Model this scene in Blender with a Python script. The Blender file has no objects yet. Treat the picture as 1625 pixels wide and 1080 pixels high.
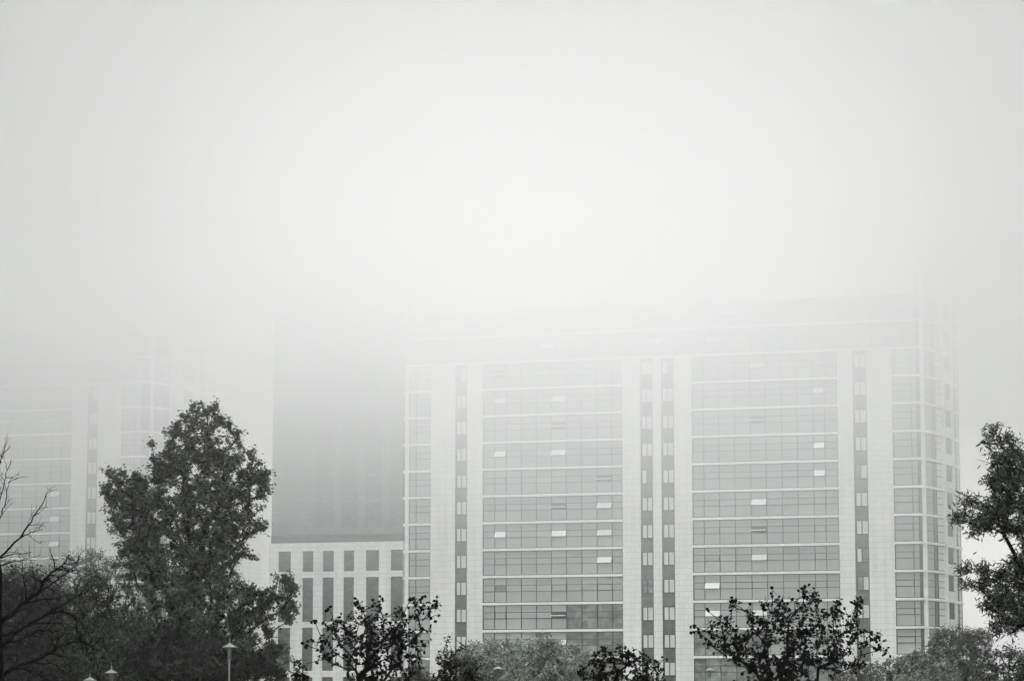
import bpy, math, random
from mathutils import Vector, Matrix
sc = bpy.context.scene
R = math.radians
random.seed(11)

# ------------------------------------------------------------------ camera
PITCH, LENS = R(7.57), 100.0
F = LENS / 36 * 1625
CAM = Vector((0, 0, 1.7))
cam = bpy.data.objects.new('camera', bpy.data.cameras.new('camera'))
sc.collection.objects.link(cam); sc.camera = cam
cam.location = CAM; cam.rotation_euler = (R(90) + PITCH, 0, 0)
cam.data.lens = LENS; cam.data.sensor_width = 36; cam.data.clip_start = .5; cam.data.clip_end = 6000

# ------------------------------------------------------------------ sky, sun, exposure
SUN_EL = 13
w = bpy.data.worlds.new('World'); sc.world = w; w.use_nodes = True
nt = w.node_tree; bg = nt.nodes['Background']
sky = nt.nodes.new('ShaderNodeTexSky'); sky.sky_type = 'NISHITA'; sky.sun_disc = False
sky.sun_elevation = R(SUN_EL); sky.sun_rotation = R(0)
bw = nt.nodes.new('ShaderNodeRGBToBW'); nt.links.new(sky.outputs[0], bw.inputs[0])
tc = nt.nodes.new('ShaderNodeTexCoord')
def wmath(op, a, b):
    n = nt.nodes.new('ShaderNodeMath'); n.operation = op
    for i, v in enumerate((a, b)):
        if isinstance(v, (int, float)): n.inputs[i].default_value = v
        else: nt.links.new(v, n.inputs[i])
    return n.outputs[0]
def lobe(az, el, power, amount):          # a brightening added to the sky round one direction
    d = nt.nodes.new('ShaderNodeVectorMath'); d.operation = 'DOT_PRODUCT'
    d.inputs[1].default_value = (math.sin(R(az)) * math.cos(R(el)), math.cos(R(az)) * math.cos(R(el)), math.sin(R(el)))
    nt.links.new(tc.outputs['Generated'], d.inputs[0])
    return wmath('MULTIPLY', wmath('POWER', wmath('MAXIMUM', d.outputs['Value'], 0), power), amount)
SKY_BASE, ZENITH, GLOW, GLOW_P, BACK_FILL = .6, 28.5, .6, 60, 17.0
s = wmath('ADD', wmath('MULTIPLY', bw.outputs[0], .05), SKY_BASE)
s = wmath('ADD', s, lobe(0, 11, GLOW_P, GLOW))
s = wmath('ADD', s, lobe(180, 12, 3, BACK_FILL)); s = wmath('ADD', s, lobe(0, 90, 2, ZENITH))  # the rear lobe is unseen sky added to brighten the facades
nt.links.new(s, bg.inputs[0]); bg.inputs[1].default_value = .1
sun = bpy.data.objects.new('sun', bpy.data.lights.new('sun', 'SUN')); sc.collection.objects.link(sun)
sun.data.energy = 1.0; sun.data.angle = R(15); sun.data.color = (1, .98, .95)
sun.rotation_euler = (R(-(90 - SUN_EL)), 0, 0)
vs = sc.view_settings
vs.view_transform = 'Standard'; vs.look = 'None'; vs.gamma = 1; vs.exposure = 1.34
cy = sc.cycles
cy.volume_bounces = 16; cy.max_bounces = 20; cy.diffuse_bounces = 3; cy.glossy_bounces = 2
cy.use_denoising = True; cy.volume_step_rate = 1.0; cy.volume_max_steps = 64
HAZE_D, CLOUD_D, CLOUD_RAMP, ANISO = .0003, .082, (2, 64, 2.5), .5

SHADE_RING = (2, 250, 13, 66, .45)      # centre x, y, inner and outer radius, extra density added aloft outside it to dim the edges

# ------------------------------------------------------------------ helpers
def ray(px, py):
    v = Vector(((px - 812.5) / F, 1, -(py - 540) / F))
    c, s_ = math.cos(PITCH), math.sin(PITCH)
    return Vector((v.x, v.y * c - v.z * s_, v.y * s_ + v.z * c))
def at(px, py, Y):
    d = ray(px, py); return CAM + d * (Y / d.y)
def link(o, parent=None):
    sc.collection.objects.link(o)
    if parent is not None: o.parent = parent
    return o
def tag(o, label=None, cat=None, group=None, kind=None):
    for k, v in (('label', label), ('category', cat), ('group', group), ('kind', kind)):
        if v: o[k] = v
    return o
def empty(name, loc=(0, 0, 0), rz=0):
    o = bpy.data.objects.new(name, None); o.location = loc; o.rotation_euler = (0, 0, rz); o.empty_display_size = .5
    return link(o)

class MB:
    def __init__(s): s.v = []; s.f = []; s.m = []
    def face(s, pts, mi=0):
        b = len(s.v); s.v += [tuple(p) for p in pts]; s.f.append(tuple(range(b, b + len(pts)))); s.m.append(mi)
    def box(s, x0, x1, y0, y1, z0, z1, mi=0):
        b = len(s.v)
        s.v += [(x, y, z) for z in (z0, z1) for x, y in ((x0, y0), (x1, y0), (x1, y1), (x0, y1))]
        for q in ((3, 2, 1, 0), (4, 5, 6, 7), (0, 1, 5, 4), (1, 2, 6, 5), (2, 3, 7, 6), (3, 0, 4, 7)):
            s.f.append(tuple(b + i for i in q)); s.m.append(mi)
    def tube(s, pts, rad, n=6, mi=0, cap=True):
        rings = []
        for i, p in enumerate(pts):
            p = Vector(p)
            d = (Vector(pts[min(i + 1, len(pts) - 1)]) - Vector(pts[max(i - 1, 0)])).normalized()
            a = d.cross(Vector((0, 0, 1)) if abs(d.z) < .9 else Vector((1, 0, 0))).normalized(); b_ = d.cross(a)
            b = len(s.v)
            for k in range(n):
                t = 2 * math.pi * k / n
                s.v.append(tuple(p + (a * math.cos(t) + b_ * math.sin(t)) * rad[i]))
            rings.append(b)
        for r0, r1 in zip(rings, rings[1:]):
            for k in range(n):
                s.f.append((r0 + k, r0 + (k + 1) % n, r1 + (k + 1) % n, r1 + k)); s.m.append(mi)
        if cap:
            s.f.append(tuple(rings[-1] + k for k in range(n))); s.m.append(mi)
            s.f.append(tuple(rings[0] + n - 1 - k for k in range(n))); s.m.append(mi)
    def prism(s, poly, z0, z1, mi=0):
        n = len(poly); b = len(s.v)
        s.v += [(x, y, z0) for x, y in poly] + [(x, y, z1) for x, y in poly]
        s.f.append(tuple(b + n - 1 - i for i in range(n))); s.f.append(tuple(b + n + i for i in range(n))); s.m += [mi, mi]
        for i in range(n):
            j = (i + 1) % n; s.f.append((b + i, b + j, b + n + j, b + n + i)); s.m.append(mi)
    def build(s, name, mats, parent=None, smooth=False):
        me = bpy.data.meshes.new(name); me.from_pydata(s.v, [], s.f)
        for m in (mats if isinstance(mats, (list, tuple)) else [mats]): me.materials.append(m)
        me.polygons.foreach_set('material_index', s.m)
        if smooth: me.polygons.foreach_set('use_smooth', [True] * len(me.polygons))
        me.update()
        return link(bpy.data.objects.new(name, me), parent)

# ------------------------------------------------------------------ materials
def mat(name, col, rough=.8, spec=.3, noise=None, island=0, bump=None, brick=None, translucent=0):
    m = bpy.data.materials.new(name); m.use_nodes = True; t = m.node_tree
    p = t.nodes['Principled BSDF']; p.inputs['Roughness'].default_value = rough
    p.inputs['Specular IOR Level'].default_value = spec
    def N(k): return t.nodes.new(k)
    def L(a, b): t.links.new(a, b)
    rgb = N('ShaderNodeRGB'); rgb.outputs[0].default_value = (*col, 1); c = rgb.outputs[0]
    co = N('ShaderNodeTexCoord').outputs['Object']
    def scale_by(c, fac_out, lo, hi):
        r = N('ShaderNodeMapRange'); L(fac_out, r.inputs[0]); r.inputs['To Min'].default_value = lo; r.inputs['To Max'].default_value = hi
        mu = N('ShaderNodeVectorMath'); mu.operation = 'SCALE'; L(c, mu.inputs[0]); L(r.outputs[0], mu.inputs['Scale'])
        return mu.outputs[0]
    if brick:            # (width, height, mortar, mortar scale, row variation): courses run along the local x axis
        sp = N('ShaderNodeSeparateXYZ'); L(co, sp.inputs[0]); cb = N('ShaderNodeCombineXYZ')
        ad = N('ShaderNodeMath'); L(sp.outputs[0], ad.inputs[0]); L(sp.outputs[1], ad.inputs[1])
        L(ad.outputs[0], cb.inputs[0]); L(sp.outputs[2], cb.inputs[1])
        b = N('ShaderNodeTexBrick'); L(cb.outputs[0], b.inputs['Vector'])
        b.inputs['Scale'].default_value = 1; b.inputs['Brick Width'].default_value = brick[0]; b.inputs['Row Height'].default_value = brick[1]
        b.inputs['Mortar Size'].default_value = brick[2]; b.inputs['Mortar Smooth'].default_value = .2
        v = brick[4]
        b.inputs['Color1'].default_value = (1 - v, 1 - v, 1 - v, 1); b.inputs['Color2'].default_value = (1 + v, 1 + v, 1 + v, 1)
        b.inputs['Mortar'].default_value = (brick[3],) * 3 + (1,)
        mu = N('ShaderNodeVectorMath'); mu.operation = 'MULTIPLY'; L(c, mu.inputs[0]); L(b.outputs['Color'], mu.inputs[1]); c = mu.outputs[0]
    for (sx, sz, lo, hi) in (noise or []):
        mp = N('ShaderNodeMapping'); L(co, mp.inputs[0]); mp.inputs['Scale'].default_value = (sx, sx, sz)
        n = N('ShaderNodeTexNoise'); n.inputs['Scale'].default_value = 1; n.inputs['Detail'].default_value = 4
        L(mp.outputs[0], n.inputs['Vector'])
        r = N('ShaderNodeMapRange'); L(n.outputs[0], r.inputs[0]); r.inputs['From Min'].default_value = .3; r.inputs['From Max'].default_value = .7
        c = scale_by(c, r.outputs[0], lo, hi)
    if island:
        g = N('ShaderNodeNewGeometry'); c = scale_by(c, g.outputs['Random Per Island'], 1 - island, 1 + island)
    L(c, p.inputs['Base Color'])
    if translucent:
        tr = N('ShaderNodeBsdfTranslucent'); L(c, tr.inputs[0]); mx = N('ShaderNodeMixShader'); mx.inputs[0].default_value = translucent
        L(p.outputs[0], mx.inputs[1]); L(tr.outputs[0], mx.inputs[2]); L(mx.outputs[0], t.nodes['Material Output'].inputs[0])
    return m

M = dict(
    tile=mat('white_tile', (.80, .81, .79), .55, .4, brick=(1.8, .62, .022, .72, .02), noise=[(.25, .12, .92, 1.04), (2.2, .07, .92, 1.04), (1.5, .5, .97, 1.03)]),
    band=mat('white_band', (.86, .87, .85), .5, .4, noise=[(.6, 2, .93, 1.04)]),
    core=mat('dark_core', (.10, .11, .10), .9, .2, noise=[(.5, .5, .8, 1.2)]),
    brick=mat('grey_brick', (.13, .145, .13), .9, .2, brick=(.9, .30, .03, .82, .12), noise=[(.35, .6, .82, 1.15), (2.5, 4, .85, 1.15)]),
    wingbrick=mat('wing_brick', (.20, .222, .205), .9, .2, brick=(1.1, .32, .025, .85, .07), noise=[(.22, .05, .86, 1.1), (.8, 1.8, .82, 1.18), (3, 6, .8, 1.2)]),
    baybrick=mat('bay_brick', (.145, .162, .15), .9, .2, brick=(1.1, .32, .025, .85, .1), noise=[(.8, 1.8, .8, 1.2), (3, 6, .75, 1.25)]),
    panel=mat('dark_stone_panel', (.10, .112, .104), .85, .3, brick=(.7, .42, .03, .75, .16), noise=[(.8, 2.2, .7, 1.35), (3, 9, .7, 1.35)]),
    glass=mat('curtain_glass', (.40, .43, .41), .22, .5, island=.09, noise=[(.15, .15, .93, 1.06)]),
    darkglass=mat('reflection_painted_glass', (.19, .21, .195), .2, .5, island=.3, noise=[(.5, .9, .5, 1.5), (2.6, 1.8, .7, 1.35)]),  # mottling paints dark tree reflections into the panes
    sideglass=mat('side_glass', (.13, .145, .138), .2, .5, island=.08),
    sash=mat('sash_glass', (.68, .70, .68), .25, .5, island=.12),
    bright=mat('sky_painted_pane', (.84, .85, .84), .15, .8),  # near-white base colour stands in for reflected sky
    frame=mat('dark_frame', (.03, .034, .032), .6, .3),
    roofing=mat('roofing', (.3, .31, .3), .9, .2, noise=[(.4, .4, .85, 1.1)]),
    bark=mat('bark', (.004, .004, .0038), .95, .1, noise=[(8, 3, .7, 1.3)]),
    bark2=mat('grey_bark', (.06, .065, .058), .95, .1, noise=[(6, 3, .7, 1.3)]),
    leafbig=mat('broad_leaf', (.068, .082, .068), .5, .5, island=.9, noise=[(.8, .8, .55, 1.5), (2.6, 2.6, .4, 1.9)], translucent=.12),  # noise paints lit and shaded leaf clumps into the colour
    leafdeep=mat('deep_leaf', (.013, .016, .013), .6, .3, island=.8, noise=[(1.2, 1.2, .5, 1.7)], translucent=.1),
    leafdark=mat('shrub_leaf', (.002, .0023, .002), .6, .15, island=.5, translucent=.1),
    leafash=mat('narrow_leaf', (.048, .057, .048), .42, .5, island=.9, noise=[(2.5, 2.5, .5, 1.7)], translucent=.2),
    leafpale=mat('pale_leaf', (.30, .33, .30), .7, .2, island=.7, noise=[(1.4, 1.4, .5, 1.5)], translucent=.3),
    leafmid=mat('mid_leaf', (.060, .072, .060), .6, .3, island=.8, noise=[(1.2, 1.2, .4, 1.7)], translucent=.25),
    lampmetal=mat('lamp_metal', (.25, .27, .255), .45, .5, noise=[(5, 5, .85, 1.1)]),
    lampglass=mat('lamp_glass', (.10, .11, .10), .2, .5),
    lampcanopy=mat('lamp_canopy', (.33, .35, .335), .4, .5),
    grass=mat('grass', (.05, .062, .045), .95, .1, noise=[(.2, .2, .6, 1.4), (3, 3, .7, 1.3)]),
    paving=mat('paving', (.30, .31, .30), .9, .2, brick=(.6, .6, .01, .7, .08), noise=[(.1, .1, .85, 1.1)]),
)

# ------------------------------------------------------------------ ground
g = MB(); g.face([(-3000, -300, 0), (3000, -300, 0), (3000, 5000, 0), (-3000, 5000, 0)])
tag(g.build('ground', M['grass']), kind='structure')
g = MB(); g.face([(-90, 232, .004), (90, 232, .004), (90, 420, .004), (-90, 420, .004)])
tag(g.build('pavement', M['paving']), kind='structure')

# ------------------------------------------------------------------ towers
A = R(16.59)                       # how far the facades are turned from the picture plane
FH = 3.0                           # storey height
class Front:
    """A facade plane seen by the camera: local x runs along it, local -y comes out of it, z is up."""
    def __init__(s, px, Y, ang=-A):
        s.o = at(px, 800, Y); s.o.z = 0; s.ang = ang
        s.d = Vector((math.cos(ang), math.sin(ang), 0)); s.n = Vector((math.sin(ang), -math.cos(ang), 0))
    def u(s, px, py=800):
        d = ray(px, py); k = (s.o - CAM).dot(s.n) / d.dot(s.n); return (CAM + d * k - s.o).dot(s.d)
    def z(s, px, py):
        d = ray(px, py); k = (s.o - CAM).dot(s.n) / d.dot(s.n); return (CAM + d * k).z

def curtain(par, us, z0, z1, vents=(), dark=(), y=0.0, narrow=False, rows=(.30, .55), gm='glass'):
    """One storey of glazing between two floor bands: panes, dark mullions and the openable vents."""
    h = z1 - z0
    zs = [z0 + .05, z0 + h * (1 - rows[1]), z0 + h * (1 - rows[0]), z1 - .05]
    g = MB(); fr = MB(); t = .034
    for i in range(len(us) - 1):
        a, b = us[i], us[i + 1]
        for r in range(3):
            if r == 1 and i in dict(vents): continue
            ty = random.uniform(-.006, .006)
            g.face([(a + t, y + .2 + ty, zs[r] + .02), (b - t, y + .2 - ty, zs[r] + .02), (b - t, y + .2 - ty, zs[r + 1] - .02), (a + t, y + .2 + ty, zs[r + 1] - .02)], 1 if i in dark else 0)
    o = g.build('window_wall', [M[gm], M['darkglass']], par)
    fr.box(us[0], us[-1], y + .14, y + .24, z0 + .001, z0 + .09); fr.box(us[0], us[-1], y + .14, y + .24, z1 - .07, z1 - .001)
    for i, u in enumerate(us):
        e = .09 if i in (0, len(us) - 1) else .037
        lo, hi = max(u - e, us[0]), min(u + e, us[-1])
        fr.box(lo, hi, y + .13 - (.003 if i in (0, len(us) - 1) else 0), y + .24, z0 + .09, z1 - .07)
    for zz in zs[1:3]: fr.box(us[0] + .06, us[-1] - .06, y + .15, y + .235, zz - .032, zz + .032)
    fr.build('frame', M['frame'], o)
    for i, st in vents:
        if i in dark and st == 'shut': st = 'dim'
        a, b = us[i], us[i + 1]; v = MB(); q = .05
        lo, hi = zs[1], zs[2]
        if st == 'open':                                   # pane tilted out, sky reflection put into its pale colour
            tl = random.uniform(.14, .34); bm_ = 0 if random.random() < .75 else 4
            v.face([(a + q, y + .10 - tl, lo + .03), (b - q, y + .10 - tl, lo + .03), (b - q, y + .12, hi - .02), (a + q, y + .12, hi - .02)], bm_)
            v.face([(a + q, y + .13 - tl, lo + .03), (b - q, y + .13 - tl, lo + .03), (b - q, y + .15, hi - .02), (a + q, y + .15, hi - .02)][::-1], bm_)
            v.box(a + q, b - q, y + .09 - tl, y + .14 - tl, lo - .01, lo + .03, 1)
            v.face([(a + q, y + .23, lo + .03), (b - q, y + .23, lo + .03), (b - q, y + .23, hi - .02), (a + q, y + .23, hi - .02)], 1)
            for c0, c1 in ((a + .02, a + q), (b - q, b - .02)): v.box(c0, c1, y + .1, y + .2, lo, hi, 1)
        elif st == 'ajar':                                 # wide open: a dark slot with the edge of the pane across it
            v.face([(a + q, y + .23, lo + .03), (b - q, y + .23, lo + .03), (b - q, y + .23, hi - .02), (a + q, y + .23, hi - .02)], 1)
            m_ = (lo + hi) / 2 - .06
            v.box(a + q, b - q, y - .42, y + .1, m_ - .05, m_ + .05, 0)
            for c0, c1 in ((a + .02, a + q), (b - q, b - .02)): v.box(c0, c1, y + .08, y + .2, lo, hi, 1)
            v.box(a + .02, b - .02, y + .08, y + .2, hi - .06, hi + .05, 1); v.box(a + .02, b - .02, y + .08, y + .2, lo - .05, lo + .05, 1)
        else:                                              # shut, its sash a little heavier than the mullions
            v.face([(a + q, y + .17, lo + .04), (b - q, y + .17, lo + .04), (b - q, y + .17, hi - .04), (a + q, y + .17, hi - .04)], 2 if st == 'shut' else 3)
            for c in ((a + .02, a + q + .03, lo, hi), (b - q - .03, b - .02, lo, hi)): v.box(c[0], c[1], y + .11, y + .2, c[2], c[3], 1)
            v.box(a + .08, b - .08, y + .11, y + .2, lo - .02, lo + .045, 1); v.box(a + .08, b - .08, y + .11, y + .2, hi - .045, hi + .02, 1)
        v.build('vent_window', [M['bright'], M['frame'], M[gm], M['darkglass'], M['sash']], o)
    return o

def band(par, u0, u1, z, out=.16, h=.27):
    b = MB(); b.box(u0, u1, -out, .28, z - h / 2, z + h / 2)
    return b.build('floor_band', M['band'], par)

def strip(par, u0, u1, z0, floors, zb):
    """A recessed brick strip with a two-sash window on each storey."""
    b = MB(); b.box(u0, u1, .12, .29, z0, zb(floors[-1] + 1)); b.build('brick_strip', M['brick'], par)
    for k in floors:
        zt = zb(k + 1) - .5; z_ = zt - 1.52; W = u1 - u0; a, c = u0 + .09, u1 - .06
        f = MB()
        f.box(a, c, .04, .115, z_, z_ + .07); f.box(a, c, .04, .115, zt - .07, zt)
        mid = a + (c - a) * random.choice((.47, .5, .52))
        for x0, x1 in ((a, a + .13), (mid - .05, mid + .05), (c - .05, c)): f.box(x0, x1, .037, .115, z_ + .07, zt - .07)
        f.box(a - .04, c + .02, -.02, .118, z_ - .06, z_ - .003)
        w_ = f.build('window', M['frame'], par)
        p = MB()
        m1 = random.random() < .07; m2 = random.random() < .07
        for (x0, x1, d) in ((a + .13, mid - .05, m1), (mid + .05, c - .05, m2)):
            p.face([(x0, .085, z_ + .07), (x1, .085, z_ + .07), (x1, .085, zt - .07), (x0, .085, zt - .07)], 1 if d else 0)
        p.build('pane', [M['sash'], M['darkglass']], w_)

def pier(par, u0, u1, z1, z0=0.0, out=0.0):
    b = MB(); b.box(u0, u1, -out, .295, z0, z1); b.build('tile_pier', M['tile'], par)

def corner(par, fr, px0, px1, px2, px3, floors, zb, depth, drop1, drop2, ztop, gm='sideglass', gm0='glass'):
    """The rounded glazed end: narrow dark cant px0-px1, long facet px1-px2, side wall px2-px3 running back."""
    def loc(px, Yadd, base):                       # plan point on the pixel column px, Yadd metres beyond base
        Y = base + Yadd; p = at(px, 800, Y); r = p - fr.o
        return Vector((r.dot(fr.d), -r.dot(fr.n)))
    e = fr.o + fr.d * fr.u(px0); Y0 = e.y
    P = [Vector((fr.u(px0), 0)), loc(px1, .35, Y0), loc(px2, .35 + drop1, Y0), loc(px3, .35 + drop1 + drop2, Y0)]
    out = []
    for i in range(3):
        a, b = P[i], P[i + 1]; L = (b - a).length; ang = math.atan2(b.y - a.y, b.x - a.x)
        out.append((a, L, ang))
    def sub(i):
        a, L, ang = out[i]
        o = bpy.data.objects.new(('corner_cant', 'corner_facet', 'side_wall')[i], None); o.location = (a.x, a.y, 0); o.rotation_euler = (0, 0, ang); link(o, par); return o, L
    # solid core behind the three faces
    inner = []
    for i, p in enumerate(P):
        inner.append((p.x - (.32 if i else .0), p.y + .32))
    m = MB(); m.prism([(inner[0][0], .32), *inner[1:], (inner[3][0], depth), (inner[0][0], depth)], 0, ztop - .02); m.build('corner_core', M['core'], par)
    def fr_pt(i, u, y):
        a, L, ang = out[i]; c, s_ = math.cos(ang), math.sin(ang)
        return (a.x + u * c - y * s_, a.y + u * s_ + y * c)
    allk = list(floors) + [floors[-1] + 1]
    for k in allk:
        z = zb(k); b = MB()
        for i in range(3):
            L = out[i][1]; o_ = .12
            b.prism([fr_pt(i, 0, -o_), fr_pt(i, L, -o_), fr_pt(i, L, .25), fr_pt(i, 0, .25)], z - .135, z + .135)
        b.build('floor_band', M['band'], par)
    for k in floors:
        z0, z1 = zb(k) + .135, zb(k + 1) - .135
        gl = MB(); f = MB()
        def quad(i, u0, u1, za, zc, y, mi): gl.face([(*fr_pt(i, u0, y), za), (*fr_pt(i, u1, y), za), (*fr_pt(i, u1, y), zc), (*fr_pt(i, u0, y), zc)], mi)
        def bar(i, u0, u1, za, zc, y=.08): f.prism([fr_pt(i, u0, y), fr_pt(i, u1, y), fr_pt(i, u1, .2), fr_pt(i, u0, .2)], za, zc)
        L0, L1, L2 = (o_[1] for o_ in out)
        quad(0, 0.0, L0, z0, z1, .15, 1)
        cuts = [0, .14, .50, .66, 1]
        for j in range(4): quad(1, L1 * cuts[j] + .03, L1 * cuts[j + 1] - .03, z0, z1, .15, (1, 0, 1, 2)[j])
        quad(2, L2 * .66, L2, z0, z1, .15, 2)
        for c_ in cuts[1:4]: bar(1, L1 * c_ - .04, L1 * c_ + .04, z0, z1)
        for q in (.3, .55):
            zz = z1 - (z1 - z0) * q; bar(1, L1 * .14, L1 * .5, zz - .03, zz + .03, .09); bar(1, L1 * .66, L1, zz - .03, zz + .03, .09); bar(2, L2 * .66, L2, zz - .03, zz + .03, .09)
        bar(2, L2 * .80, L2 * .83, z0, z1)
        for i in (0, 1):
            bar(i, 0, out[i][1], z0 + .001, z0 + .08, .07); bar(i, 0, out[i][1], z1 - .07, z1 - .001, .07)
        o = gl.build('window_wall', [M[gm0], M[gm], M['sash']], par); f.build('frame', M['frame'], o)
        # tiled side wall with one dark window a storey
        s_ = MB()
        def wall(u0, u1, za, zc, mi=0, y=0.0): s_.prism([fr_pt(2, u0, y), fr_pt(2, u1, y), fr_pt(2, u1, .3), fr_pt(2, u0, .3)], za, zc, mi)
        wall(.0, L2 * .16, z0, z1); wall(L2 * .52, L2 * .66, z0, z1); wall(L2 * .16, L2 * .52, z0, z0 + .95); wall(L2 * .16, L2 * .52, z0 + .95, z1, 1, .12)
        s_.build('side_wall', [M['tile'], M['panel']], par)
    if True:                                       # two white fins the full height
        zt = zb(floors[-1] + 1)
        for i, u in ((1, 0), (2, 0)):
            b = MB(); hw = .12 if i == 1 else .17
            b.prism([fr_pt(i, u - hw, -.2), fr_pt(i, u + hw, -.2), fr_pt(i, u + hw, .26), fr_pt(i, u - hw, .26)], 0, zt + .1); b.build('corner_fin', M['band'], par)
    return P

FLOORS = list(range(-2, 10))
# ---- the large tower
fr = Front(766, at(990, 800, 1).y * 0 + 317.0)
# slide the plane so that it passes at distance 317 on the camera axis
fr.o = at(766, 800, 317.0 + 46.5 / F * 317 * math.tan(A)); fr.o.z = 0
Z0 = 9.66 + 1.7
zb = lambda k: Z0 + FH * k
tower = empty('apartment_tower', fr.o, -A)
tag(tower, 'wide white tiled apartment tower with grey glazed bands and rounded glass corner', 'building')
u = fr.u
D = 15.0
z10, z12, z13 = zb(10), zb(12), zb(13)
c = MB(); c.box(u(645), u(1459), .30, D, 0, z12); c.build('wall', M['core'], tower)
SEC = {
 'A': [648.5, 659.5, 683],
 'B': [766, 784.4, 802.8, 826.7, 850.6, 874.4, 898.3, 922.5, 946.7, 970.8, 987.8],
 'C': [1098.8, 1116.8, 1141.3, 1166, 1191.5, 1216.3, 1241.4, 1266.2, 1291.7, 1310.3, 1331],
 'D': [1418.5, 1448.5, 1459]}
VB = {9: {1: 'ajar'}, 8: {1: 'open', 5: 'open'}, 7: {5: 'ajar'}, 6: {1: 'open', 5: 'open'}, 5: {8: 'ajar'}, 4: {5: 'ajar', 8: 'open'},
      3: {1: 'open', 5: 'open', 8: 'open'}, 2: {8: 'open'}, 1: {1: 'dim'}, 0: {5: 'ajar'}, -1: {5: 'open'}}
VC = {9: {4: 'open'}, 8: {8: 'open'}, 7: {4: 'ajar'}, 6: {8: 'open'}, 5: {8: 'open'}, 4: {4: 'open'}, 3: {4: 'ajar'}, 2: {4: 'open'}, 1: {1: 'open'}, 0: {1: 'open', 4: 'open'}}
for k_ in FLOORS:
    a, b = zb(k_) + .135, zb(k_ + 1) - .135
    for s_, base, V in (('B', (1, 5, 8), VB), ('C', (1, 4, 8), VC)):
        vv = {i: 'shut' for i in base}; vv.update(V.get(k_, {}))
        dk = ()  # columns given the painted tree reflection
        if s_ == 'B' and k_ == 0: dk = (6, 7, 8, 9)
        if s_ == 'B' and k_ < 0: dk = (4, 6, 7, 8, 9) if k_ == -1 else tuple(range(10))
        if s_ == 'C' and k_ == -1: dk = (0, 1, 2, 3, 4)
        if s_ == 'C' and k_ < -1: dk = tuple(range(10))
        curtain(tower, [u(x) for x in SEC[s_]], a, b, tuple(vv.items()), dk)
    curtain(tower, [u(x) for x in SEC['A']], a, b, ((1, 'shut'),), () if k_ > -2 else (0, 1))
    curtain(tower, [u(x) for x in SEC['D']], a, b, ((0, 'shut'),))
for k_ in FLOORS:
    for s_ in 'ABCD': band(tower, u(SEC[s_][0]), u(SEC[s_][-1]), zb(k_), .2 if s_ in 'AD' else .14)
for k_ in (10, 11, 12): band(tower, u(643), u(1459), zb(k_), .18)
TOPU = [u(643 + (1459 - 643) * i / 34) for i in range(35)]
for k_ in (10, 11): curtain(tower, TOPU, zb(k_) + .135, zb(k_ + 1) - .135, tuple((i, 'open') for i in random.sample(range(34), 3)))
for a, b in ((683, 722), (741, 766), (987.8, 1016.5), (1036.5, 1050), (1070.5, 1098.8), (1331, 1356), (1378, 1418.5)):
    pier(tower, u(a), u(b), z10 - .135)
for a, b in ((722, 741), (1016.5, 1036.5), (1050, 1070.5), (1356, 1378)):
    strip(tower, u(a), u(b), 0, FLOORS, zb)
b = MB(); b.box(u(643), u(648.5), -.12, .29, 0, z10 - .135)
for k_ in FLOORS: b.box(u(641), u(646), -.3, -.123, zb(k_) - .2, zb(k_) + .12)
b.build('end_fin', M['band'], tower)
b = MB(); b.box(u(643), u(1459), -.02, .3, z12 + .135, z12 + .9); b.build('parapet', M['tile'], tower)
corner(tower, fr, 1459, 1467, 1499, 1525, FLOORS + [10, 11, 12], zb, D, 4.4, 7.0, z13)
# plant rooms and raised storeys on the roof
def roofbox(px0, px1, y0, y1, z0, zt, m='tile'):
    b = MB(); b.box(u(px0), u(px1), y0, y1, z0, zt); return b.build('roof_block', M[m], tower)
roofbox(1168, 1455, 1.2, 12, z12, zb(13) + .6)
roofbox(975, 1166, 2.5, 12, z12, zb(13) + 1.3); roofbox(1095, 1164, 3, 11.5, zb(13) + 1.3, zb(14) + 1.6)
roofbox(1385, 1480, 3, 12, zb(13) + .6, zb(13) + 1.8)
b = MB()
b.box(u(790), u(897), 2, 8, zb(12) + 1.9, zb(12) + 3.3, 0)
for x0, x1 in ((790, 806), (866, 884)): b.box(u(x0), u(x1), 2.003, 7.99, z12, zb(12) + 1.9, 0)
b.box(u(680), u(712), 2, 8, z12, zb(12) + 2.1, 0)
b.build('roof_frame', M['tile'], tower)
for px in (1063, 1099):
    b = MB(); zt = zb(13) + 1.3; x = u(px); b.tube([(x, 4, zt), (x, 4, zt + 3.4)], [.08, .04]); b.box(x - .35, x + .35, 3.95, 4.05, zt + 2.2, zt + 2.28); b.build('mast', M['frame'], tower)

# ---- the brick wing beside it
fw = Front(642, (fr.o + fr.d * fr.u(642)).y + .55)
uw = fw.u
wing = empty('brick_tower', fw.o, -A)
tag(wing, 'windowless grey brick tower on a white tiled base, joined to the wide tower', 'building')
zw = fw.z(430, 862); ztop = fw.z(430, 458)
c = MB(); c.box(uw(431.5), uw(641), .0, 14, zw + .9, ztop); c.build('wall', M['wingbrick'], wing)
c = MB(); c.box(uw(431), uw(641.3), -.03, 13.9, zw, zw + .9); c.build('dark_course', M['panel'], wing)
b = MB(); b.box(uw(431.5), uw(455), 1, 10, ztop, ztop + .8); b.build('roof_block', M['tile'], wing)
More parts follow.
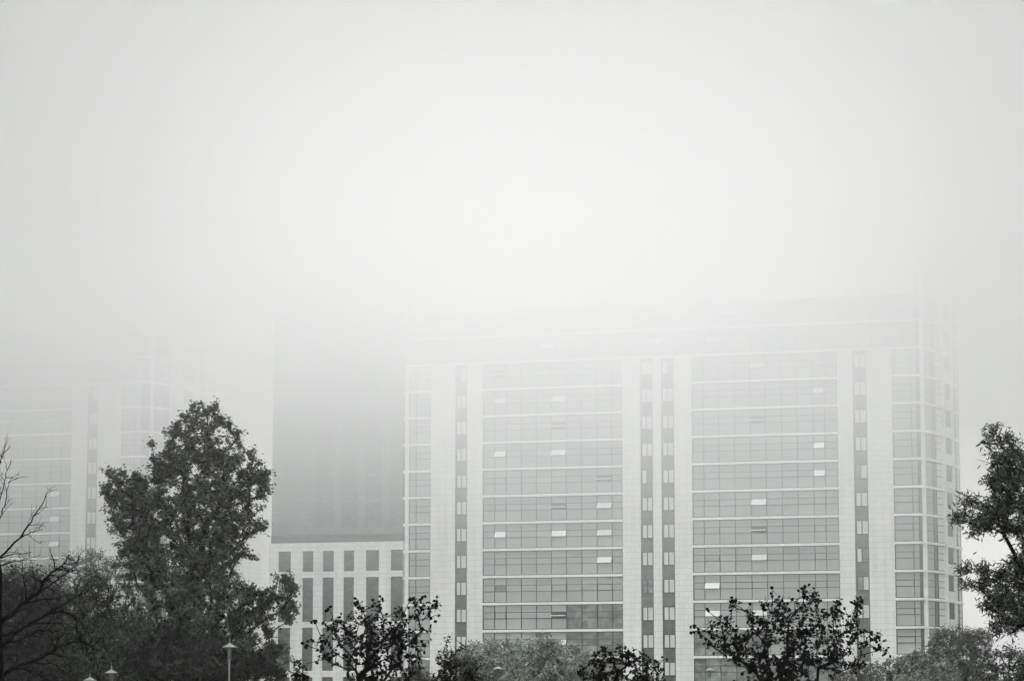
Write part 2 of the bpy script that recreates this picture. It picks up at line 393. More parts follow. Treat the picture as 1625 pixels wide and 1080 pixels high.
# faint darker brick bays
for x0, x1, za in ((502, 529, 690), (541, 567, 690), (580, 605, 690), (619, 640, 690)):
    b = MB(); za = fw.z(x0, 835)
    for j in range(7): b.box(uw(x0), uw(x1), -.05, .0, za + j * 3, za + j * 3 + 2.72)
    b.build('brick_bay', M['baybrick'], wing)
cols = [(443.3, 463), (481.4, 498.6), (513.3, 531), (546.4, 563), (581.8, 602.3), (621, 640.6)]
rows = [(fw.z(600, 905), fw.z(600, 872)), (fw.z(600, 985), fw.z(600, 914.5)), (fw.z(600, 1063), fw.z(600, 994)), (fw.z(600, 1120), fw.z(600, 1073))]
b = MB(); us = [uw(428.5)] + [uw(x) for c_ in cols for x in c_] + [uw(641.3)]
for i in range(0, len(us) - 1, 2): b.box(us[i], us[i + 1], -.12, .3, 0, zw)
zr = [0] + [z for r in rows[::-1] for z in r] + [zw]
for (x0, x1) in cols:
    for i in range(0, len(zr) - 1, 2): b.box(uw(x0), uw(x1), -.117, .3, zr[i], zr[i + 1])
b.box(uw(430), uw(641), .3, 13.8, 0, zw)
b.build('base_wall', M['tile'], wing)
for (x0, x1) in cols:
    for (z0, z1) in rows:
        p = MB(); p.box(uw(x0), uw(x1), .05, .297, z0, z1); o = p.build('recessed_panel', M['panel'], wing)

# ---- the second tower at the left
f2 = Front(111.5, 317 * 42.6 / 40.9 + 13.0)
u2 = f2.u
zL = f2.z(111.5, 884.4)
zb2 = lambda k: zL + FH * (k)
tow2 = empty('apartment_tower', f2.o, -A)
tag(tow2, 'paler twin apartment tower half hidden by the big leafy tree, fading into fog', 'building')
c = MB(); c.box(u2(-130), u2(222), .30, D, 0, zb2(9)); c.build('wall', M['core'], tow2)
FL2 = list(range(-3, 7))
gl = [-100, -76, -56, -32, -8, 13, 34.3, 55.5, 79, 94.6, 111.5]
V2 = {6: {}, 5: {4: 'open'}, 4: {}, 3: {4: 'open'}, 2: {8: 'open'}, 1: {8: 'open'}, 0: {8: 'open'}}
V2 = {6: {5: 'shut'}, 5: {4: 'open'}, 4: {4: 'shut'}, 3: {4: 'open', 8: 'shut'}, 2: {8: 'open'}, 1: {8: 'open'}, 0: {8: 'open'}}
for k_ in FL2:
    a, b_ = zb2(k_) + .135, zb2(k_ + 1) - .135
    vv = {4: 'shut', 8: 'shut'}; vv.update(V2.get(k_, {}))
    curtain(tow2, [u2(x) for x in gl], a, b_, tuple(vv.items()))
    curtain(tow2, [u2(x) for x in (190, 211, 222)], a, b_, ((0, 'shut'),))
    band(tow2, u2(-100), u2(111.5), zb2(k_)); band(tow2, u2(190), u2(222), zb2(k_), .2)
for k_ in (7, 8, 9): band(tow2, u2(-130), u2(222), zb2(k_), .18)
TU = [u2(-130 + 352 * i / 14) for i in range(15)]
for k_ in (7, 8): curtain(tow2, TU, zb2(k_) + .135, zb2(k_ + 1) - .135, ((3, 'shut'),))
for a, b_ in ((-130, -100), (111.5, 136), (153, 190)): pier(tow2, u2(a), u2(b_), zb2(7) - .135)
strip(tow2, u2(136), u2(153), 0, FL2, zb2)
b = MB(); b.box(u2(-130), u2(222), -.02, .3, zb2(9) + .135, zb2(9) + .9); b.build('parapet', M['tile'], tow2)
corner(tow2, f2, 222, 239, 281, 329, FL2 + [7, 8], zb2, D, 5.0, 8.5, zb2(9), 'sideglass', 'sideglass')
b = MB(); b.box(u2(60), u2(200), 3, 11, zb2(9), zb2(10)); b.build('roof_block', M['tile'], tow2)

# ---- a farther block behind
f3 = Front(330, 405)
far = empty('apartment_block', f3.o, -A)
tag(far, 'faint pale block almost lost in the fog between the two nearer towers', 'building')
u3 = f3.u; z3 = f3.z(360, 545)
c = MB(); c.box(u3(300), u3(388), 0, 12, 0, z3); c.build('wall', M['tile'], far)
for i in range(int((z3 - 3) / 3)):
    b = MB(); b.box(u3(338), u3(352), -.04, 0.0, 3 * i + 2, 3 * i + 3.6); b.box(u3(362), u3(378), -.04, 0.0, 3 * i + 2, 3 * i + 3.6); b.build('window', M['glass'], far)
b = MB(); b.box(u3(298), u3(390), -.25, 12.3, z3, z3 + .5); b.build('roof', M['roofing'], far)

# ------------------------------------------------------------------ lamps
def lamp_post(px, py_tip, d, label, k=.85, group='canopy lamps in the park'):
    p = at(px, py_tip, d); H = p.z / k - .5
    root = empty('street_lamp', (p.x, p.y, 0), random.uniform(-.3, .3)); tag(root, label, 'street lamp', group); root.scale = (k, k, k)
    b = MB(); b.tube([(0, 0, 0), (0, 0, .5), (0, 0, .52), (0, 0, H - .75)], [.11, .11, .05, .04], 10); b.build('post', M['lampmetal'], root, True)
    b = MB(); b.tube([(0, 0, H - .78), (0, 0, H - .68)], [.075, .075], 10); b.build('collar', M['lampmetal'], root)
    b = MB(); b.tube([(0, 0, H - .68), (0, 0, H - .02)], [.05, .06], 8); b.build('lantern', M['lampglass'], root)
    b = MB()
    for k in range(4):
        t_ = math.pi / 2 * k + .4; b.tube([(.08 * math.cos(t_), .08 * math.sin(t_), H - .68), (.08 * math.cos(t_), .08 * math.sin(t_), H + .02)], [.012, .012], 5)
    b.build('lantern_bars', M['lampmetal'], root)
    b = MB(); n = 28                                     # drooping conical canopy with an upturned rim
    prof = [(.02, .14), (.06, .10), (.16, .045), (.27, -.01), (.36, -.055), (.385, -.06)]
    for (r0, h0), (r1, h1) in zip(prof, prof[1:]):
        for i in range(n):
            t0, t1 = 2 * math.pi * i / n, 2 * math.pi * (i + 1) / n
            q = [(r0 * math.cos(t0), r0 * math.sin(t0), H + h0), (r1 * math.cos(t0), r1 * math.sin(t0), H + h1), (r1 * math.cos(t1), r1 * math.sin(t1), H + h1), (r0 * math.cos(t1), r0 * math.sin(t1), H + h0)]
            b.face(q); b.face([(x, y, z - .02) for x, y, z in q][::-1])
    for i in range(n):
        t0, t1 = 2 * math.pi * i / n, 2 * math.pi * (i + 1) / n
        b.face([(.385 * math.cos(t0), .385 * math.sin(t0), H - .06), (.385 * math.cos(t0), .385 * math.sin(t0), H - .08), (.385 * math.cos(t1), .385 * math.sin(t1), H - .08), (.385 * math.cos(t1), .385 * math.sin(t1), H - .06)])
    b.build('canopy', M['lampcanopy'], root)
    b = MB(); b.tube([(0, 0, H + .12), (0, 0, H + .2), (0, 0, H + .5)], [.035, .022, .008], 6); b.build('spike', M['lampcanopy'], root)
    return root
lamp_post(364.5, 1008, 122, 'pale park lamp with spiked canopy standing in front of the big leafy tree')
lamp_post(177, 1051, 98, 'small spiked park lamp, right and higher one of the close pair under the bare branches', .6)
lamp_post(143, 1063, 99, 'small spiked park lamp, left and lower one of the close pair under the bare branches', .6)
lamp_post(790.5, 1048, 176, 'park lamp with spiked canopy among the pale feathery bushes')
lamp_post(1126.5, 1051, 190, 'park lamp with spiked canopy against the dark glass, left of the dark shrub')

# ------------------------------------------------------------------ trees and shrubs
def rnd_in(e):
    while True:
        p = Vector((random.uniform(-1, 1), random.uniform(-1, 1), random.uniform(-1, 1)))
        if p.length <= 1: return p
def leaf_round(b, p, n, up, s_):
    a = n.cross(up); a = a.normalized() if a.length > 1e-3 else Vector((1, 0, 0)); c = a.cross(n).normalized()
    k = random.uniform(.7, 1.0)
    b.face([p + (a * math.cos(t) * k + c * (math.sin(t) + .15 * math.cos(2 * t))) * s_ * .5 for t in (0, 1.05, 1.75, 2.5, 3.3, 4.71, 5.6)])
def leaf_lobed(b, p, n, up, s_):
    a = n.cross(up); a = a.normalized() if a.length > 1e-3 else Vector((1, 0, 0)); c = a.cross(n).normalized()
    q = [(0, .55), (-.18, .12), (-.5, .18), (-.3, -.3), (0, -.42), (.3, -.3), (.5, .18), (.18, .12)] 
    b.face([p + (a * x + c * y) * s_ + n * (abs(x) * -.12 * s_) for x, y in q])
def leaf_diamond(b, p, n, up, s_):
    a = n.cross(up); a = a.normalized() if a.length > 1e-3 else Vector((1, 0, 0)); c = a.cross(n).normalized()
    b.face([p + c * s_ * .5, p - a * s_ * .3, p - c * s_ * .5, p + a * s_ * .3])
def leaf_narrow(b, p, n, up, s_):
    a = n.cross(up); a = a.normalized() if a.length > 1e-3 else Vector((1, 0, 0)); c = a.cross(n).normalized()
    b.face([p, p + (c * .35 - a * .11) * s_, p + (c * .7 - a * .08) * s_, p + c * s_, p + (c * .7 + a * .08) * s_, p + (c * .35 + a * .11) * s_])
LEAF = dict(round=leaf_round, lobed=leaf_lobed, diamond=leaf_diamond, narrow=leaf_narrow)

def plant(name, label, cat, group, d, base_px, blobs, nodes, leaves, size, shape='diamond', lm='leafbig', bm='bark', r_tip=.008, r_max=.3,
          depth=1.0, spread=.45, stray=.15, trunk_h=None, extra=(), dens=1.0, hollow=0.0, pull=.35):
    """blobs: crown lobes (px, py, rx, ry) at distance d. Branches grow to points spread through the lobes; leaves sit round the twigs."""
    ppm = F / d
    base = at(base_px, 1100, d); base.z = 0
    root = empty(name, base); tag(root, label, cat, group)
    E = []
    for (px, py, rx, ry) in blobs:
        c_ = at(px, py, d) - base; ex = rx / ppm; ez = ry / ppm
        E.append((c_, Vector((ex, max(ex, ez) * depth, ez))))
    vol = [e[1].x * e[1].z for e in E]; tot = sum(vol)
    pts = []
    for e, v in zip(E, vol):
        for _ in range(max(2, int(nodes * v / tot))):
            q = rnd_in(e); l = q.length
            if l > 1e-3 and l < hollow: q = q / l * random.uniform(hollow, 1)
            p = e[0] + Vector((q.x * e[1].x, q.y * e[1].y + random.uniform(-.3, .3) * e[1].x, q.z * e[1].z))
            if p.z > .2: pts.append(p)
    topz = max(p.z for p in pts); th = trunk_h if trunk_h else min(p.z for p in pts) * .8
    N = [Vector((0, 0, 0))]; par = [-1]; dist = [0.0]
    n_t = 7; tx = sum(p.x for p in pts) / len(pts)
    for i in range(1, n_t + 1):
        z = max(th, topz * .55) * i / n_t
        N.append(Vector((tx * .5 * i / n_t + random.uniform(-.02, .02) * topz, random.uniform(-.02, .02) * topz, z))); par.append(i - 1); dist.append(dist[-1] + (N[-1] - N[-2]).length)
    pts.sort(key=lambda p: (p - N[3]).length)
    for p in pts:
        best, bi = 1e9, 0
        for i in range(1, len(N)):
            q = N[i]; dx = p - q; l = dx.length
            cst = l + pull * dist[i] + (max(0, q.z - p.z) * .6)
            if cst < best and l > 1e-3: best, bi = cst, i
        q = N[bi]; l = (p - q).length
        if l > .12 * topz and l > 3 * size:                      # a bowed middle joint
            m_ = q.lerp(p, .5) + Vector((random.uniform(-.08, .08), random.uniform(-.08, .08), random.uniform(.0, .12))) * l
            N.append(m_); par.append(bi); dist.append(dist[bi] + l / 2); bi = len(N) - 1
        N.append(p); par.append(bi); dist.append(dist[bi] + (p - N[bi]).length)
    cnt = [0.0] * len(N)
    for i in range(len(N) - 1, 0, -1):
        if cnt[i] == 0: cnt[i] = 1
        cnt[par[i]] += cnt[i]
    mx = max(cnt[1:])
    rad = [max(r_tip, min(r_max, r_max * (c_ / mx) ** .5)) for c_ in cnt]
    b = MB()
    for i in range(1, len(N)):
        b.tube([N[par[i]], N[i]], [min(rad[par[i]], rad[i] * 1.35), rad[i]], 5 if rad[i] < .05 else 8, cap=False)
    tips = [i for i in range(n_t + 1, len(N))]; ctr = sum((N[i] for i in tips), Vector()) / len(tips) - Vector((0, 0, .1 * topz))
    lb = MB(); fn = LEAF[shape]
    per = leaves / max(1, len(tips))
    for i in tips:
        p, q = N[i], N[par[i]]; dd = (p - q); L = dd.length; k = int(per * random.uniform(.45, 1.6) + random.random())
        ex = spread
        # twigs
        tw = [(q.lerp(p, .4), p)]
        for _ in range(3 if size * ppm > 4 else 2):
            e = p + Vector((random.gauss(0, 1), random.gauss(0, 1), random.gauss(.35, .8))) * ex * .8
            tw.append((p, e))
            if r_tip * ppm > .25: b.tube([p, e], [r_tip * .8, r_tip * .4], 4, cap=False)
        for _ in range(k):
            a_, e_ = random.choice(tw); t_ = random.random()
            o = a_.lerp(e_, t_) + Vector((random.gauss(0, 1), random.gauss(0, 1), random.gauss(0, 1))) * ex * (.30 if random.random() > stray else .7)
            if shape == 'narrow':
                ax = Vector((random.gauss(0, .8), random.gauss(0, .8), random.gauss(-.25, .6))).normalized(); up = ax
                n = ax.cross(Vector((random.gauss(0, 1), random.gauss(0, 1), random.gauss(0, 1)))).normalized(); 
            else:
                oc = (o - ctr).normalized() * 1.0; n = (Vector((random.gauss(0, .6), random.gauss(0, .6), random.gauss(.3, .6))) + oc).normalized(); up = Vector((random.gauss(0, 1), random.gauss(0, 1), random.gauss(0, 1))).normalized()
            fn(lb, o, n, up, size * random.uniform(.65, 1.25))
    for (x0, y0, x1, y1, nl) in extra:                       # single shoots that stick out of the crown
        dy = random.uniform(-.3, .3); p0, p1 = at(x0, y0, d + dy) - base, at(x1, y1, d + dy) - base
        m_ = p0.lerp(p1, .5) + Vector((random.uniform(-.05, .05), 0, 0)) * (p1 - p0).length
        b.tube([p0, m_, p1], [r_tip * 1.3, r_tip, r_tip * .6], 5, cap=False)
        for j in range(nl):
            t_ = 1 - .5 * random.random() ** 1.5 if j else 1
            o = p0.lerp(p1, t_) + Vector((random.gauss(0, 1), random.gauss(0, 1), random.gauss(0, 1))) * size * .55
            b.tube([p0.lerp(p1, t_), o], [r_tip * .5, r_tip * .4], 3, cap=False)
            fn(lb, o, Vector((random.gauss(0, .4), -1, random.gauss(0, .4))).normalized(), Vector((random.gauss(0, 1), 0, random.gauss(0, 1))).normalized(), size * random.uniform(.8, 1.15))
    b.build('trunk', M[bm], root, True)
    lb.build('crown', M[lm], root)
    return root

# the big tree
plant('broadleaf_tree', 'tallest and densest leafy tree, rising in front of the paler twin tower', 'tree', 'trees in the park', 135, 300,
      [(322, 662, 30, 28), (288, 682, 26, 26), (340, 700, 42, 36), (300, 725, 60, 42), (258, 740, 30, 30), (240, 700, 8, 12), (196, 768, 36, 26), (178, 790, 20, 28), (225, 790, 50, 40), (400, 722, 10, 12),
       (360, 750, 52, 44), (408, 765, 26, 34), (300, 800, 90, 60), (375, 815, 44, 44), (212, 835, 42, 40), (405, 838, 16, 18), (345, 870, 62, 50), (270, 890, 80, 60), (225, 880, 45, 50),
       (392, 880, 14, 10), (422, 752, 13, 12), (425, 775, 12, 14), (445, 935, 30, 22), (462, 965, 12, 14), (400, 960, 50, 34), (450, 975, 18, 16), (340, 960, 80, 60), (250, 980, 80, 70), (400, 1030, 46, 46), (440, 1050, 22, 30), (310, 1050, 110, 60), (210, 1040, 60, 60)],
      1600, 115000, .14, 'lobed', 'leafbig', 'bark', r_tip=.012, r_max=.34, depth=.75, spread=.24, trunk_h=3, stray=.12)
# bare tree at the left edge
def branches(root, px_lines, d, mat_, r0, twig, fine):
    b = MB(); base = Vector(root.location)
    for ln in px_lines:
        rr = ln[0]; pts = ln[1]; P = []
        for i in range(len(pts) - 1):
            a, c_ = pts[i], pts[i + 1]
            for j in range(4):
                t_ = j / 4; P.append((a[0] + (c_[0] - a[0]) * t_ + random.uniform(-1.3, 1.3), a[1] + (c_[1] - a[1]) * t_ + random.uniform(-1.3, 1.3)))
        P.append(pts[-1]); dy = random.uniform(-.8, .8); W = []
        for i, (x, y) in enumerate(P): W.append(at(x, y, d + dy * i / len(P) * 1.5) - base)
        n = len(W); b.tube(W, [max(.004, 1.0 * rr * (1 - .8 * i / (n - 1))) for i in range(n)], 6)
        def shoot(p, dr, L, r, lev):
            q = [p]
            for s__ in range(4):
                dr = (dr + Vector((random.gauss(0, .16), random.gauss(0, .2), random.gauss(.03, .16)))).normalized(); q.append(q[-1] + dr * L / 4)
            b.tube(q, [r * (1 - .17 * i) for i in range(5)], 4, cap=False)
            if lev:
                for s__ in range(random.randint(2, 4)):
                    j = random.randint(1, 4); nd = (dr + Vector((random.gauss(0, .55), random.gauss(0, .6), random.gauss(.1, .55)))).normalized()
                    shoot(q[j], nd, L * random.uniform(.4, .75), r * .6, lev - 1)
        for i in range(3, n - 1, 2):
            if random.random() < twig:
                dr = (W[i + 1] - W[i - 1]).normalized(); sgn = random.choice((-1, 1))
                nd = (dr + Vector((0, random.gauss(0, .4), sgn * random.uniform(.3, .9)))).normalized()
                shoot(W[i], nd, random.uniform(.12, .42) * fine, max(.004, rr * .28), 1)
    return b.build('branches', mat_, root, True)
d_ = 30
base = at(-8, 1100, d_); base.z = 0
bare = empty('bare_tree', base); tag(bare, 'leafless tree with black sweeping branches reaching in from the left edge', 'tree', 'trees in the park')
b = MB(); T = [at(-9 + random.uniform(-2, 2), y, d_) - base for y in (1300, 1180, 1080, 1000, 950, 905, 893)]; T = [Vector((0, 0, 0))] + T
b.tube(T, [.12, .11, .10, .095, .085, .075, .07, .06], 10); b.build('trunk', M['bark'], bare, True)
def z8(*p): return [(x / 4.908, 860 + y / 4.908) for x, y in p]
def z1_(*p): return [(x / 2.25, 600 + y / 2.25) for x, y in p]
LN = [(.026, z8((-60, 720), (0, 640), (100, 540), (200, 465), (290, 400), (330, 320), (370, 260), (430, 215), (480, 180), (540, 100))), (.008, z8((430, 215), (425, 150), (400, 100), (385, 45))),
      (.009, z8((430, 215), (500, 215), (570, 200), (620, 130))), (.012, z8((200, 465), (330, 440), (420, 440), (480, 430), (540, 395))), (.010, z8((290, 400), (400, 330), (470, 270), (560, 205))),
      (.020, z8((-60, 770), (0, 740), (120, 700), (260, 625), (350, 570), (440, 540), (540, 550), (590, 580), (600, 680), (650, 850))), (.010, z8((350, 570), (430, 520), (520, 480), (560, 440), (640, 395))),
      (.018, z8((-60, 900), (0, 830), (60, 780), (180, 750), (300, 685), (390, 690), (420, 710))), (.010, z8((260, 625), (400, 630), (460, 625), (530, 635))), (.010, z8((60, 780), (180, 660), (270, 640))),
      (.022, z8((-60, 1100), (0, 1050), (100, 980), (200, 940), (330, 890), (400, 860), (480, 800), (570, 770), (700, 800), (760, 860))), (.009, z8((380, 860), (470, 880), (530, 895), (600, 900))),
      (.009, z8((240, 935), (400, 945), (520, 970))), (.010, z8((90, 990), (200, 985), (260, 1030), (370, 1040))), (.008, z8((400, 860), (440, 780), (460, 730), (540, 710))),
      (.012, z8((-40, 210), (0, 190), (60, 160), (110, 150), (200, 140))), (.014, z1_((-30, 660), (0, 640), (70, 570), (110, 510), (150, 450), (165, 420))), (.008, z1_((70, 570), (110, 550), (150, 540))),
      (.010, z1_((-20, 560), (0, 500), (20, 440), (30, 380), (40, 350))), (.010, z1_((-20, 340), (0, 300), (15, 270), (35, 240))), (.008, z1_((-10, 470), (10, 400), (20, 340), (40, 290))),
      (.008, z1_((0, 640), (50, 628), (110, 620))), (.008, z8((330, 320), (270, 280), (240, 250))), (.009, z8((200, 465), (205, 380), (180, 280), (165, 200)))]
branches(bare, LN, d_, M['bark'], .02, .8, .62)

# dark shrubs near the camera
SH = 'dark shrubs in the foreground'
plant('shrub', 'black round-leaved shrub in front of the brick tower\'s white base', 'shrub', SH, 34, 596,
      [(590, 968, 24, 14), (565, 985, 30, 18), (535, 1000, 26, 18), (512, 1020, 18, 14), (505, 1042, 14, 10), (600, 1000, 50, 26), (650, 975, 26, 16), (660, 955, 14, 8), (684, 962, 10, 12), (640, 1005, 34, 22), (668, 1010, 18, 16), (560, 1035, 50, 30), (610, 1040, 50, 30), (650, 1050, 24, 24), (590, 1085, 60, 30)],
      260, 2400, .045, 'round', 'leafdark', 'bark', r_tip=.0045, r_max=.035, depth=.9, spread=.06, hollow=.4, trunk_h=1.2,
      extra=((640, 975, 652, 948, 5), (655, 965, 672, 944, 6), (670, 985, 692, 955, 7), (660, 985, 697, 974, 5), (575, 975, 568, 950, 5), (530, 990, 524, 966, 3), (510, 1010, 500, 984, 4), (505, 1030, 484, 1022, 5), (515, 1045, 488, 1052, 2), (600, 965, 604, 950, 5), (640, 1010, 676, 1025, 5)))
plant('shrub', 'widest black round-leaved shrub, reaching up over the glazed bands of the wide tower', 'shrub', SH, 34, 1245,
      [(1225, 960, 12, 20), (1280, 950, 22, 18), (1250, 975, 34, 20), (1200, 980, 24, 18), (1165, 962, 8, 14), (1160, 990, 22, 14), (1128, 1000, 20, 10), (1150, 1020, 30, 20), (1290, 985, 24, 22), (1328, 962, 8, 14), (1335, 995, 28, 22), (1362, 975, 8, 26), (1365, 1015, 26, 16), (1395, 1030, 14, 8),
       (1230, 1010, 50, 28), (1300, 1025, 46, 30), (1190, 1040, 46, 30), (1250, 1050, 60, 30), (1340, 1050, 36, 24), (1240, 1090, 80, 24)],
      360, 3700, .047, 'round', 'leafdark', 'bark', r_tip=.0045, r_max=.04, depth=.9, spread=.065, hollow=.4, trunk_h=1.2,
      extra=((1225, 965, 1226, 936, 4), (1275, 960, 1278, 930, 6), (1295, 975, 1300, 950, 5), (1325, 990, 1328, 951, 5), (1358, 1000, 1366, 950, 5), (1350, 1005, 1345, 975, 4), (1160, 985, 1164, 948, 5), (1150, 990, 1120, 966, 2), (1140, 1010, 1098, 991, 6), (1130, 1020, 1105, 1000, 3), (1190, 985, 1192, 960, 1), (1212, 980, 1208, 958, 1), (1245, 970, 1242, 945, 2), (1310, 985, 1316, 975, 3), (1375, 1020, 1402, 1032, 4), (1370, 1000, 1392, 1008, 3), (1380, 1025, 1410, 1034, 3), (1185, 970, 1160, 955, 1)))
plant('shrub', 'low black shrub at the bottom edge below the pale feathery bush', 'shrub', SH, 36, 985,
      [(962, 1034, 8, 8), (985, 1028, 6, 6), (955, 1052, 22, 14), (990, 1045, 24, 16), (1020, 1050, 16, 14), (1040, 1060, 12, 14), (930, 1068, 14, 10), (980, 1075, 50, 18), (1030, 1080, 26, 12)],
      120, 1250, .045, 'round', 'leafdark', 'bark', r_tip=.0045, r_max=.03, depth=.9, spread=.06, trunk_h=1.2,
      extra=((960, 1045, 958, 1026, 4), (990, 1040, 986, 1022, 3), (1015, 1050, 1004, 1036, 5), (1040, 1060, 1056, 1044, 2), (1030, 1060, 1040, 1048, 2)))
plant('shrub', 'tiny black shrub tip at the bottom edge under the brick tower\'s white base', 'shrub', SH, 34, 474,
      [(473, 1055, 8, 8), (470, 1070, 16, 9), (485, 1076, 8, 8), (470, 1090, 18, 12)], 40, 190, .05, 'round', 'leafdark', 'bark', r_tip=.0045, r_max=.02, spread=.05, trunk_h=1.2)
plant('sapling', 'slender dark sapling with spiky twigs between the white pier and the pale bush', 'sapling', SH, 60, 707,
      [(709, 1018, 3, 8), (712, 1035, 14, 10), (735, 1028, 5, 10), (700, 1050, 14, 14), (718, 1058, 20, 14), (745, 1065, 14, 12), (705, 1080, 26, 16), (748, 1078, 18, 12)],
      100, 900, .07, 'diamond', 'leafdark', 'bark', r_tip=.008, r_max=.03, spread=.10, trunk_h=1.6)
# tree at the right edge
plant('ash_tree', 'dark narrow-leaved tree leaning in from the right edge beside the tower corner', 'tree', 'trees in the park', 45, 1760,
      [(1578, 682, 12, 9), (1566, 700, 8, 10), (1600, 702, 18, 12), (1592, 728, 26, 18), (1618, 735, 20, 24), (1600, 758, 36, 16), (1575, 765, 14, 12), (1535, 795, 14, 12), (1527, 822, 14, 14), (1550, 832, 24, 18), (1580, 815, 30, 28), (1612, 790, 36, 34), (1600, 835, 34, 14), (1640, 830, 26, 60),
       (1530, 900, 10, 8), (1556, 902, 16, 9), (1548, 930, 16, 12), (1572, 918, 20, 14), (1600, 925, 28, 22), (1622, 895, 20, 28), (1580, 955, 28, 22), (1610, 970, 36, 34), (1650, 940, 40, 60), (1592, 995, 22, 14), (1660, 720, 30, 40), (1680, 850, 40, 80)],
      900, 19500, .10, 'narrow', 'leafash', 'bark', r_tip=.006, r_max=.075, depth=.8, spread=.105, trunk_h=3, pull=.5, stray=.03)
# paler trees farther off
FG = 'pale bushy trees near the foot of the towers'
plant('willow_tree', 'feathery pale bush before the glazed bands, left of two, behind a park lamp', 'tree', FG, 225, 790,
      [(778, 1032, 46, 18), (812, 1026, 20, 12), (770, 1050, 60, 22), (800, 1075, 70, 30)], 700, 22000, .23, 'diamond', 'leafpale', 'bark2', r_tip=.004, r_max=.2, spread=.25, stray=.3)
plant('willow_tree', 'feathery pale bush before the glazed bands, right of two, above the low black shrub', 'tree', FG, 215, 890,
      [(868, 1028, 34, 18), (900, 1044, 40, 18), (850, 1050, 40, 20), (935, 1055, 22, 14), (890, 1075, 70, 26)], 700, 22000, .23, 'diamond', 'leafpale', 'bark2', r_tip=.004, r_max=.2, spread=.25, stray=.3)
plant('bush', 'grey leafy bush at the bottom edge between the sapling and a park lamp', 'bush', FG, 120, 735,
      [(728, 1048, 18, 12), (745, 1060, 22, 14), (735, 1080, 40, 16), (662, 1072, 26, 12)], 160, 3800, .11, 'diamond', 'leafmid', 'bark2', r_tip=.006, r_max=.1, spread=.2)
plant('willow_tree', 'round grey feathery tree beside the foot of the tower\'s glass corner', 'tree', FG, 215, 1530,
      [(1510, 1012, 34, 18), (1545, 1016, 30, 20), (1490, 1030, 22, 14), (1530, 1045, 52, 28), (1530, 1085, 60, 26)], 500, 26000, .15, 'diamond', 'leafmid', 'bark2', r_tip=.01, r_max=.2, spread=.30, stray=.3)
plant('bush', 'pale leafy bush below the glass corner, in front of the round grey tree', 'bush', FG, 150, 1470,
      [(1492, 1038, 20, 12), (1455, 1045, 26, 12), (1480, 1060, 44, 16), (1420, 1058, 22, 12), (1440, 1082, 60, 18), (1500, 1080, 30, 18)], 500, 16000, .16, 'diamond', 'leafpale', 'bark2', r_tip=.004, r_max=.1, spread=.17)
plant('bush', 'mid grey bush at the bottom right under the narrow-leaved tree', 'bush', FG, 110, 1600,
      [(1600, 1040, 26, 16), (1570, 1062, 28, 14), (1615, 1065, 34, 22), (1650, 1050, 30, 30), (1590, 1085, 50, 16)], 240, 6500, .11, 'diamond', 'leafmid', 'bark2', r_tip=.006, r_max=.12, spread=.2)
plant('bush', 'dark bush behind the right tips of the widest black shrub', 'bush', FG, 170, 1370,
      [(1380, 1062, 36, 14), (1345, 1072, 30, 14), (1380, 1085, 50, 14)], 160, 4500, .12, 'diamond', 'leafmid', 'bark2', r_tip=.006, r_max=.1, spread=.22)
LG = 'trees behind the bare branches at the left'
plant('birch_tree', 'pale-crowned feathery tree before the left tower, between bare branches and big tree', 'tree', LG, 210, 140,
      [(150, 893, 36, 22), (118, 900, 26, 20), (178, 905, 22, 24), (60, 912, 40, 22), (20, 920, 30, 22), (140, 930, 60, 30), (50, 945, 60, 26), (90, 985, 110, 40)],
      700, 24000, .15, 'diamond', 'leafmid', 'bark2', r_tip=.01, r_max=.3, spread=.36, stray=.3)
plant('young_tree', 'thin-stemmed young tree with light leaves just left of the big tree', 'tree', LG, 105, 153,
      [(150, 925, 24, 20), (130, 945, 30, 18), (170, 955, 24, 24), (150, 985, 44, 24), (110, 1000, 34, 26), (185, 1010, 30, 30), (140, 1040, 60, 30)],
      260, 6500, .11, 'lobed', 'leafmid', 'bark', r_tip=.010, r_max=.10, spread=.25, trunk_h=4.5)
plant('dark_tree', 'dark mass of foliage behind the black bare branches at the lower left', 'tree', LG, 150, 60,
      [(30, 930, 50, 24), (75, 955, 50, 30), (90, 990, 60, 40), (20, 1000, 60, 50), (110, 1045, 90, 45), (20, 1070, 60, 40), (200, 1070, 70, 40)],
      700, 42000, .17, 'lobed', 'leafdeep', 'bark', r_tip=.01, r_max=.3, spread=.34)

plant('bush', 'shade-dark leaves added at the foot of the tallest tree, behind the nearest park lamp', 'bush', LG, 128, 300,  # dark bush added so the tree's foot reads as shaded
      [(215, 1035, 40, 22), (270, 1020, 36, 26), (330, 1030, 50, 24), (390, 1050, 40, 20), (300, 1060, 110, 26), (425, 1070, 26, 16)],
      420, 17000, .15, 'lobed', 'leafdeep', 'bark', r_tip=.01, r_max=.1, spread=.24)

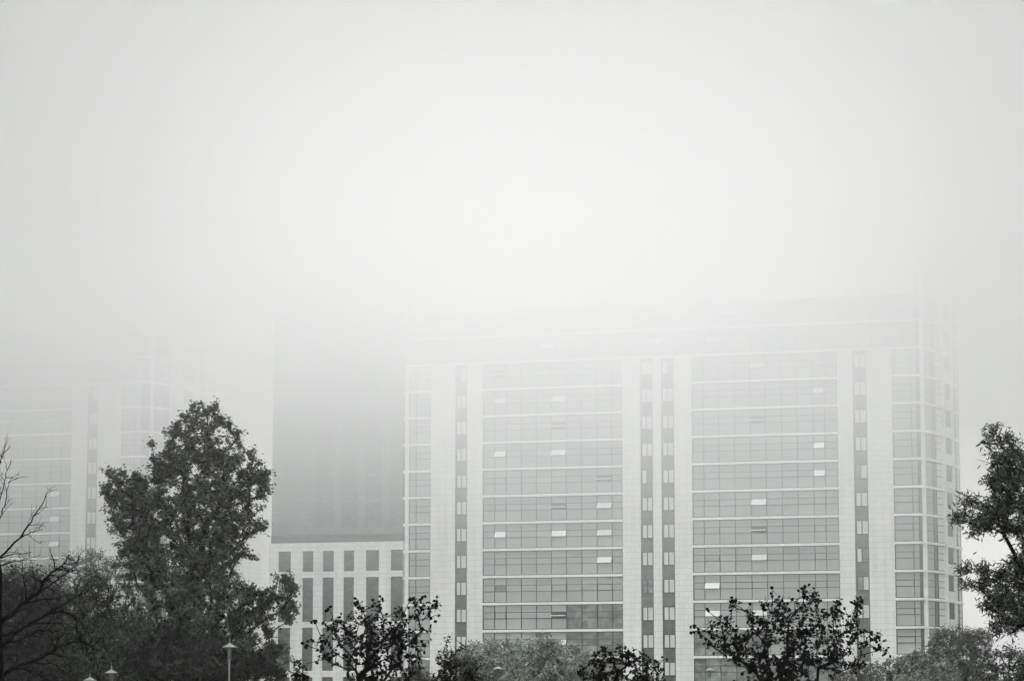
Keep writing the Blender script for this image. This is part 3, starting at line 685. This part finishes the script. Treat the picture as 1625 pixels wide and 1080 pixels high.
# ------------------------------------------------------------------ haze and low cloud
def volume_box(name, lo, hi, dens, ramp=None):
    b = MB(); b.box(lo[0], hi[0], lo[1], hi[1], lo[2], hi[2])
    m = bpy.data.materials.new(name); m.use_nodes = True; t = m.node_tree; t.nodes.clear()
    o = t.nodes.new('ShaderNodeOutputMaterial'); v = t.nodes.new('ShaderNodeVolumePrincipled')
    v.inputs['Color'].default_value = (1, 1, 1, 1); v.inputs['Density'].default_value = dens; v.inputs['Anisotropy'].default_value = ANISO
    t.links.new(v.outputs[0], o.inputs['Volume'])
    if ramp:
        g = t.nodes.new('ShaderNodeNewGeometry'); x = t.nodes.new('ShaderNodeSeparateXYZ'); t.links.new(g.outputs['Position'], x.inputs[0])
        r = t.nodes.new('ShaderNodeMapRange'); r.inputs['From Min'].default_value = ramp[0]; r.inputs['From Max'].default_value = ramp[1]
        t.links.new(x.outputs[2], r.inputs[0])
        p = t.nodes.new('ShaderNodeMath'); p.operation = 'POWER'; p.inputs[1].default_value = ramp[2]; t.links.new(r.outputs[0], p.inputs[0])
        q = t.nodes.new('ShaderNodeMath'); q.operation = 'MULTIPLY'; q.inputs[1].default_value = dens; t.links.new(p.outputs[0], q.inputs[0]); 
        # unseen extra cloud added aloft round a gap, to dim the sky's edges
        def mr(src, a, b_, to):
            k = t.nodes.new('ShaderNodeMapRange'); k.interpolation_type = 'SMOOTHSTEP'; t.links.new(src, k.inputs[0]); k.inputs['From Min'].default_value = a; k.inputs['From Max'].default_value = b_; k.inputs['To Max'].default_value = to; return k.outputs[0]
        ds = t.nodes.new('ShaderNodeVectorMath'); ds.operation = 'DISTANCE'; mm = t.nodes.new('ShaderNodeVectorMath'); mm.operation = 'MULTIPLY'
        mm.inputs[1].default_value = (1, .5, 0); t.links.new(g.outputs['Position'], mm.inputs[0]); t.links.new(mm.outputs[0], ds.inputs[0]); ds.inputs[1].default_value = (SHADE_RING[0], SHADE_RING[1] * .5, 0)
        e1 = mr(x.outputs[2], 58, 68, SHADE_RING[4]); e2 = mr(ds.outputs['Value'], SHADE_RING[2], SHADE_RING[3], 1)
        pr = t.nodes.new('ShaderNodeMath'); pr.operation = 'MULTIPLY'; t.links.new(e1, pr.inputs[0]); t.links.new(e2, pr.inputs[1])
        nz = t.nodes.new('ShaderNodeTexNoise'); nz.inputs['Scale'].default_value = .022; nz.inputs['Detail'].default_value = 1; t.links.new(g.outputs['Position'], nz.inputs['Vector'])
        nf = t.nodes.new('ShaderNodeMapRange'); t.links.new(nz.outputs[0], nf.inputs[0]); nf.inputs['From Min'].default_value = .3; nf.inputs['From Max'].default_value = .7; nf.inputs['To Min'].default_value = .72; nf.inputs['To Max'].default_value = 1.28
        qn = t.nodes.new('ShaderNodeMath'); qn.operation = 'MULTIPLY'; t.links.new(q.outputs[0], qn.inputs[0]); t.links.new(nf.outputs[0], qn.inputs[1]); q = qn
        su = t.nodes.new('ShaderNodeMath'); t.links.new(pr.outputs[0], su.inputs[0]); t.links.new(q.outputs[0], su.inputs[1]); t.links.new(su.outputs[0], v.inputs['Density'])
    return tag(b.build(name, m), kind='stuff')
volume_box('haze', (-300, -50, -1), (300, 430, 66), HAZE_D)
volume_box('low_cloud', (-310, -60, 1.5), (310, 440, 73), CLOUD_D, CLOUD_RAMP)
